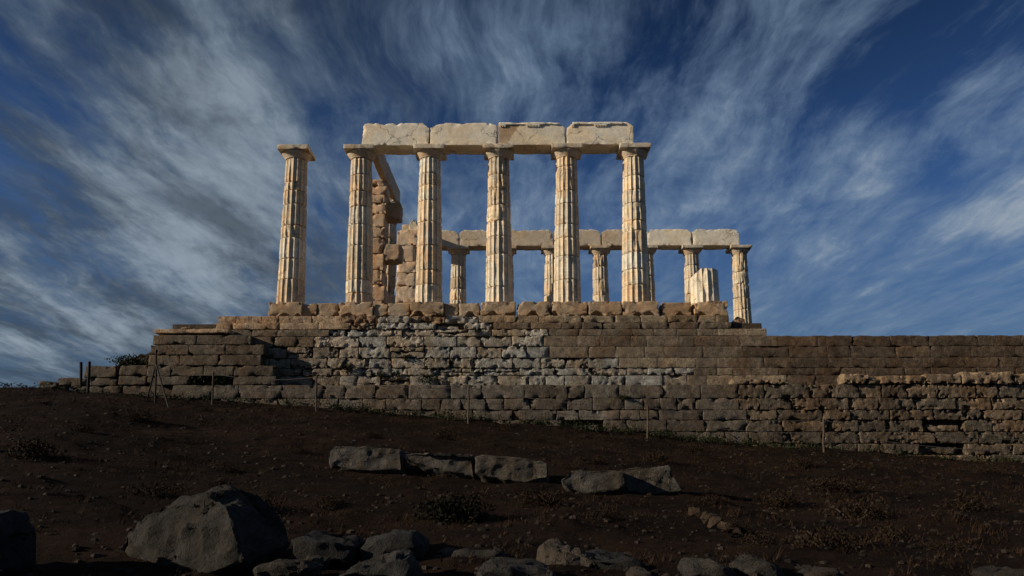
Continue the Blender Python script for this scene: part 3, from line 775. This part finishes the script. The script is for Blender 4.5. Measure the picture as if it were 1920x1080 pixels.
big([(800, 1042), (815, 1036), (940, 1036), (958, 1046), (950, 1072), (810, 1072)], -19.3, .8, 'flat topped low slab in the centre foreground', (.13, .115, .095), 4)
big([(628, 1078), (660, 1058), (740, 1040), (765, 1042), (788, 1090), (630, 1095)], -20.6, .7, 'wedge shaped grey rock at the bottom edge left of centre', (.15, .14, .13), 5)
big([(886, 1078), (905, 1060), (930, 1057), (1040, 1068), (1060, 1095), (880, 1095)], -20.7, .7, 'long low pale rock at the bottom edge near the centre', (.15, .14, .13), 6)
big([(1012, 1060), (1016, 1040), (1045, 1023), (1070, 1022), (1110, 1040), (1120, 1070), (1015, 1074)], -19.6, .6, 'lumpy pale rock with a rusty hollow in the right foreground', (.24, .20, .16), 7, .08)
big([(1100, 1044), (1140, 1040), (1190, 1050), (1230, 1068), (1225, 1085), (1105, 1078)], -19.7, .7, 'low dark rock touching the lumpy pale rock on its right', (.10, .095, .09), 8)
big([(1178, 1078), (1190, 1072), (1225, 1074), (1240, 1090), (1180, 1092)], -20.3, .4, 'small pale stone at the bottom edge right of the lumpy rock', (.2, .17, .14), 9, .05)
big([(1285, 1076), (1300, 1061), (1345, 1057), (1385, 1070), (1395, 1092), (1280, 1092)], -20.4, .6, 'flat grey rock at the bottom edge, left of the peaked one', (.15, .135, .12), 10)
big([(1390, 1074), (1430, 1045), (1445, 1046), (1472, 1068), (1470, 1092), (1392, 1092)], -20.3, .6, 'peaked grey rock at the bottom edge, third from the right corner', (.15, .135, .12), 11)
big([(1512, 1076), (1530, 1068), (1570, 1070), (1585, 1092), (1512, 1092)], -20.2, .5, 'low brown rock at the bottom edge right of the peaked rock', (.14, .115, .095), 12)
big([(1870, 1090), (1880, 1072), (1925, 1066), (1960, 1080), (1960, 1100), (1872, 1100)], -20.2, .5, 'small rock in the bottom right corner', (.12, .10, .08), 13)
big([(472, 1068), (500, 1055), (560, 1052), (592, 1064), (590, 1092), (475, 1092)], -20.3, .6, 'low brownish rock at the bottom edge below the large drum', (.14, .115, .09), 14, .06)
# line of small rubble stones on the right
rnd = random.Random(77)
for k in range(9):
    px = 1302+k*10+rnd.uniform(-3, 3); py = 960+k*4.6+rnd.uniform(-3, 3); Y_ = -17.3-k*.05; c = at(px, py, Y_)
    s_ = rnd.uniform(.05, .085)
    pts = [c+Vector((rnd.uniform(-1, 1)*s_*1.4, rnd.uniform(-1, 1)*s_, rnd.uniform(-1, 1)*s_)) for _ in range(14)]
    hull_rock('rubble_stone', pts, 'small ochre stone in the short line of rubble on the right slope', 'rock', (.20, .135, .085), k+20, .012, .03, 'short line of rubble stones')

# ------------------------------------------------------------------ fence
fn = empty('wire_fence', (AX(740, -3.6), -3.6, AZ(780, -3.6))); tag(fn, 'thin wooden post and wire fence strung along the foot of the wall', 'fence')
YFN = -3.5
PO = [(399, 697, 754), (593, 703, 764), (878, 723, 783), (1214, 760, 816), (1543, 785, 836)]
tops = []
for px, t_, b_ in PO:
    m = MB(); a = at(px, b_, YFN); a.z = ground_h(a.x, YFN)-.1; b = at(px+1, t_, YFN)
    tube(m, a, b, .035, .03, 8, (.2, .2, .2), 6, .02); m.build('post', M_POST, fn); tops.append((a, b))
tops2 = tops+[(at(1960, 900, YFN), at(1960, 822, YFN))]
for h_ in (.06, .42):
    m = MB()
    for (a0, b0), (a1, b1) in zip(tops2, tops2[1:]):
        p, q_ = b0-Vector((0, 0, h_)), b1-Vector((0, 0, h_)); n_ = 10
        pr = p
        for i in range(1, n_+1):
            t = i/n_; c = p.lerp(q_, t)-Vector((0, 0, .14*4*t*(1-t))); tube(m, pr, c, .010, .010, 5); pr = c
    m.build('wire', M_WIRE, fn)
for k, (px, t_, b_, lean, lab) in enumerate([(152, 679, 715, 0, 'short dark fence post, the left one of the far left pair'), (168, 678, 726, -3, 'longer dark fence post, the right one of the far left pair')]):
    m = MB(); a = at(px+lean, b_+10, -3.2); b = at(px, t_, -3.2); tube(m, a, b, .045, .045, 8, segs=4, wob=.01)
    o = m.build('fence_post', M_DARKPOST, None, loc=a); tag(o, lab, 'post', 'pair of dark posts at the far left')
tr = empty('braced_post', at(292, 745, -4.6)); tag(tr, 'dark metal post with two slanted legs in front of the corner bastion', 'post')
tp = at(293, 659, -4.6); md = at(292.5, 683, -4.6)
def gpt(px, Y_):
    v = at(px, 750, Y_); return Vector((v.x, Y_, ground_h(v.x, Y_)-.08))
m = MB(); tube(m, gpt(292, -4.6), tp, .030, .026, 8, segs=4, wob=.01); m.build('post', M_DARKPOST, tr)
for px, Y_ in ((275, -4.3), (319, -5.3)):
    m = MB(); tube(m, gpt(px, Y_), md, .026, .022, 8, segs=3, wob=.01); m.build('leg', M_DARKPOST, tr)
m = MB(); tube(m, tp-Vector((0, 0, .02)), tp+Vector((0, 0, .06)), .045, .03, 8); m.build('cap', M_DARKPOST, tr)

# ------------------------------------------------------------------ vegetation
def leafy(m, c, rx, ry, rz, n, s, rnd, up=.3):
    for _ in range(n):
        while True:
            q_ = Vector((rnd.uniform(-1, 1), rnd.uniform(-1, 1), rnd.uniform(-1, 1)))
            if q_.length < 1: break
        q_ = q_*(.55+.45*q_.length)
        f = 1+.35*nz(q_.x*2+c.x, q_.y*2, q_.z*2)
        p = c+Vector((q_.x*rx*f, q_.y*ry*f, q_.z*rz*f))
        a = Vector((rnd.gauss(0, 1), rnd.gauss(0, 1), rnd.gauss(up, 1))).normalized(); b = a.orthogonal().normalized()
        b = (Matrix.Rotation(rnd.uniform(0, 6.28), 3, a) @ b); L = s*rnd.uniform(.6, 1.3)
        V = [p, p+a*L*.5+b*L*.25, p+a*L, p+a*L*.5-b*L*.25]
        m.add([tuple(v) for v in V], [(0, 1, 2, 3)], (.05, .06, .02))
def shrub(name, px, py, Y_, rx, rz, n, lab, mat=M_LEAF, s=.07, ry=None, cat='shrub', seed=1, group=None):
    rnd = random.Random(seed); c = at(px, py, Y_); root = empty(name, c); tag(root, lab, cat, group)
    m = MB(); leafy(m, c, rx, ry or rx*.6, rz, n, s, rnd); m.build('foliage', mat, root, smooth=0)
    m = MB()
    for k in range(5):
        e_ = c+Vector((rnd.uniform(-.7, .7)*rx, rnd.uniform(-.3, .3)*rx, rnd.uniform(.1, .7)*rz)); tube(m, c-Vector((0, -.1, rz*.8)), e_, .012, .005, 5)
    m.build('stem', M_TWIG, root)
    return root
gv = 'caper bushes growing out of the masonry'
for k, (px, py, Y_, rx, rz, n, lab) in enumerate([
    (652, 690, YW-.02, .26, .24, 260, 'bush in the wall joint below the second near column'), (714, 703, YW-.02, .17, .13, 160, 'small bush low in the wall beside the bigger left one'),
    (761, 671, YW-.02, .15, .12, 130, 'small bush in the pale grey blocks left of centre'), (801, 711, YW-.05, .42, .24, 420, 'widest dark bush hanging low in the wall'),
    (745, 703, YW-.02, .12, .14, 110, 'tiny bush just left of the widest dark bush'), (895, 622, YW-.02, .15, .12, 120, 'little bush high in the wall under the middle near column'),
    (828, 590, YW+.02, .12, .10, 90, 'tuft in the broken top courses right of the third near column'),
    (1170, 745, YL-.05, .25, .09, 160, 'flat green bush on a lower course right of centre')]):
    shrub('wall_bush', px, py, Y_, rx, rz, n, lab, seed=k+3, group=gv, s=.06)
shrub('bush', 255, 680, -.2, .9, .26, 1300, 'dark green bush on the earth bank behind the low end wall', s=.09, ry=.9, seed=40)
shrub('bush', 395, 713, YL+.35, 1.5, .22, 1300, 'dark low growth filling the gap under the corner bastion', s=.09, ry=.4, seed=41)
shrub('bush', 850, 962, -16.9, .50, .24, 3200, 'low bush blackened to fill a shadow patch on the bare slope between the fallen row and foreground', s=.05, ry=.4, seed=42, mat=M_SHADOW_BUSH)  # enlarged and blackened to stand in for a shadow on the ground
shrub('bush', 1460, 752, YL+.3, .8, .16, 600, 'green weeds on the ledge where the smooth terrace wall begins', s=.08, ry=.3, seed=43)
# earth bank at the left behind the low wall
p0 = [at(a, b, 0.6) for a, b in [(205, 700), (215, 684), (240, 668), (285, 660), (300, 700)]]
hull_rock('earth_bank', p0+[v+Vector((.2, 2.0, -.1)) for v in p0], 'small mound of rubble and earth at the left end of the platform', 'mound', (.12, .09, .06), 5, .12, .15, fs=3)

# low dry scrub on the slope: a few shapes, copied
rnd = random.Random(51); protos = []
for k in range(4):
    o = shrub('dry_scrub', 960, 860, -8, .36, .12, 1300, 'low dry brown scrub clump on the open slope', mat=M_SCRUB, s=.030, ry=.26, seed=60+k, group='low dry scrub clumps on the slope'); protos.append(o)
spots = [(1330, -14.5), (1455, -14), (1600, -15.5), (1500, -9), (1230, -9.5), (1110, -10.5), (1700, -11), (1800, -14), (1370, -17), (1660, -17.6), (1850, -9), (1560, -12.3), (1300, -6),
         (700, -9), (560, -11.5), (430, -14), (300, -16.5), (150, -12), (250, -9.5), (60, -15), (480, -16.8), (620, -16.4), (1010, -15.6), (1130, -17), (830, -8), (380, -6), (1010, -7), (1420, -18.4), (1540, -18.8), (1750, -18.5)]
for k, (px, Y_) in enumerate(spots):
    src = protos[k % 4]
    if k < 4: o = src
    else:
        o = src.copy(); COL.objects.link(o)
        for ch in list(src.children):
            c = ch.copy(); COL.objects.link(c); c.parent = o
    x = AX(px, Y_, 860); sc = rnd.uniform(.6, 1.5)*(.75 if Y_ < -16 else 1)
    o.location = (x, Y_, ground_h(x, Y_)+.06*sc); o.rotation_euler.z = rnd.uniform(0, 6.28); o.scale = (sc, sc, sc*rnd.uniform(.8, 1.3))
rnd = random.Random(99)
m = MB(); base_pts = []
def foot(px0, px1, n, Y0, Y1_, smin, smax, dens_leaf):
    for _ in range(n):
        Y_ = rnd.uniform(Y0, Y1_); x = AX(rnd.uniform(px0, px1), Y_); z = ground_h(x, Y_)
        s_ = rnd.uniform(smin, smax); leafy(m, Vector((x, Y_, z+s_*.5)), s_*1.4, s_, s_*.8, dens_leaf, .07, rnd)
foot(430, 1500, 170, -2.7, -1.75, .08, .26, 34)
foot(1000, 1900, 110, -2.8, -1.9, .06, .24, 30)
foot(0, 420, 60, -3.2, -1.0, .08, .2, 30)
tag(m.build('green_weeds', M_LEAF, smooth=0), 'dark green weeds along the foot of the lower wall', 'weeds', kind='stuff')
# dry tufts
m = MB()
for _ in range(11000):
    Y_ = -21.5+19.3*rnd.random()**.8; u = rnd.uniform(-.74, .74); x = CX+u*(Y_-CY)
    if nz(x*.7, Y_*.9, 9)*1.3+nz(x*3, Y_*3, 9)+rnd.uniform(-.2, .2) < .02: continue
    z = ground_h(x, Y_)-.01; hgt = rnd.uniform(.05, .15)*(1.35 if nz(x*1.3, Y_*1.3, 2) > .2 else .8)
    for b_ in range(7):
        a = rnd.uniform(0, 6.28); l = rnd.uniform(.3, 1.0)*hgt; ox, oy = rnd.uniform(-.06, .06), rnd.uniform(-.06, .06)
        tx, ty = math.cos(a)*l*.8, math.sin(a)*l*.8; wx_, wy_ = -math.sin(a)*.006, math.cos(a)*.006
        p = (x+ox, Y_+oy)
        m.add([(p[0]-wx_, p[1]-wy_, z), (p[0]+wx_, p[1]+wy_, z), (p[0]+tx, p[1]+ty, z+l)], [(0, 1, 2)], (.1, .06, .03))
tag(m.build('dry_grass', M_DRY, smooth=0), 'short dry reddish grass tufts scattered over the slope', 'grass', kind='stuff')
# gravel
m = MB()
for _ in range(9000):
    Y_ = -21.5+19.0*rnd.random(); u = rnd.uniform(-.74, .74); x = CX+u*(Y_-CY); z = ground_h(x, Y_)
    s_ = .008+.045*rnd.random()**5
    ring = []
    a0 = rnd.uniform(0, 6)
    for i in range(5): a = a0+i*1.2566; ring.append((x+math.cos(a)*s_*rnd.uniform(.8, 1.4), Y_+math.sin(a)*s_*rnd.uniform(.7, 1.1), z-.005))
    r2 = [(x+(px_-x)*.72, Y_+(py_-Y_)*.72, z+s_*rnd.uniform(.35, .6)) for px_, py_, _z in ring]
    V = ring+r2+[(x+rnd.uniform(-.2, .2)*s_, Y_+rnd.uniform(-.2, .2)*s_, z+s_*rnd.uniform(.5, .75))]
    f = rnd.uniform(.3, 1.3); m.add(V, [(i, (i+1) % 5, 5+(i+1) % 5, 5+i) for i in range(5)]+[(5+i, 5+(i+1) % 5, 10) for i in range(5)], (.045*f, .034*f, .026*f))
tag(m.build('gravel', M_ROCK, smooth=0), 'small scattered stones and gravel on the slope', 'gravel', kind='stuff')
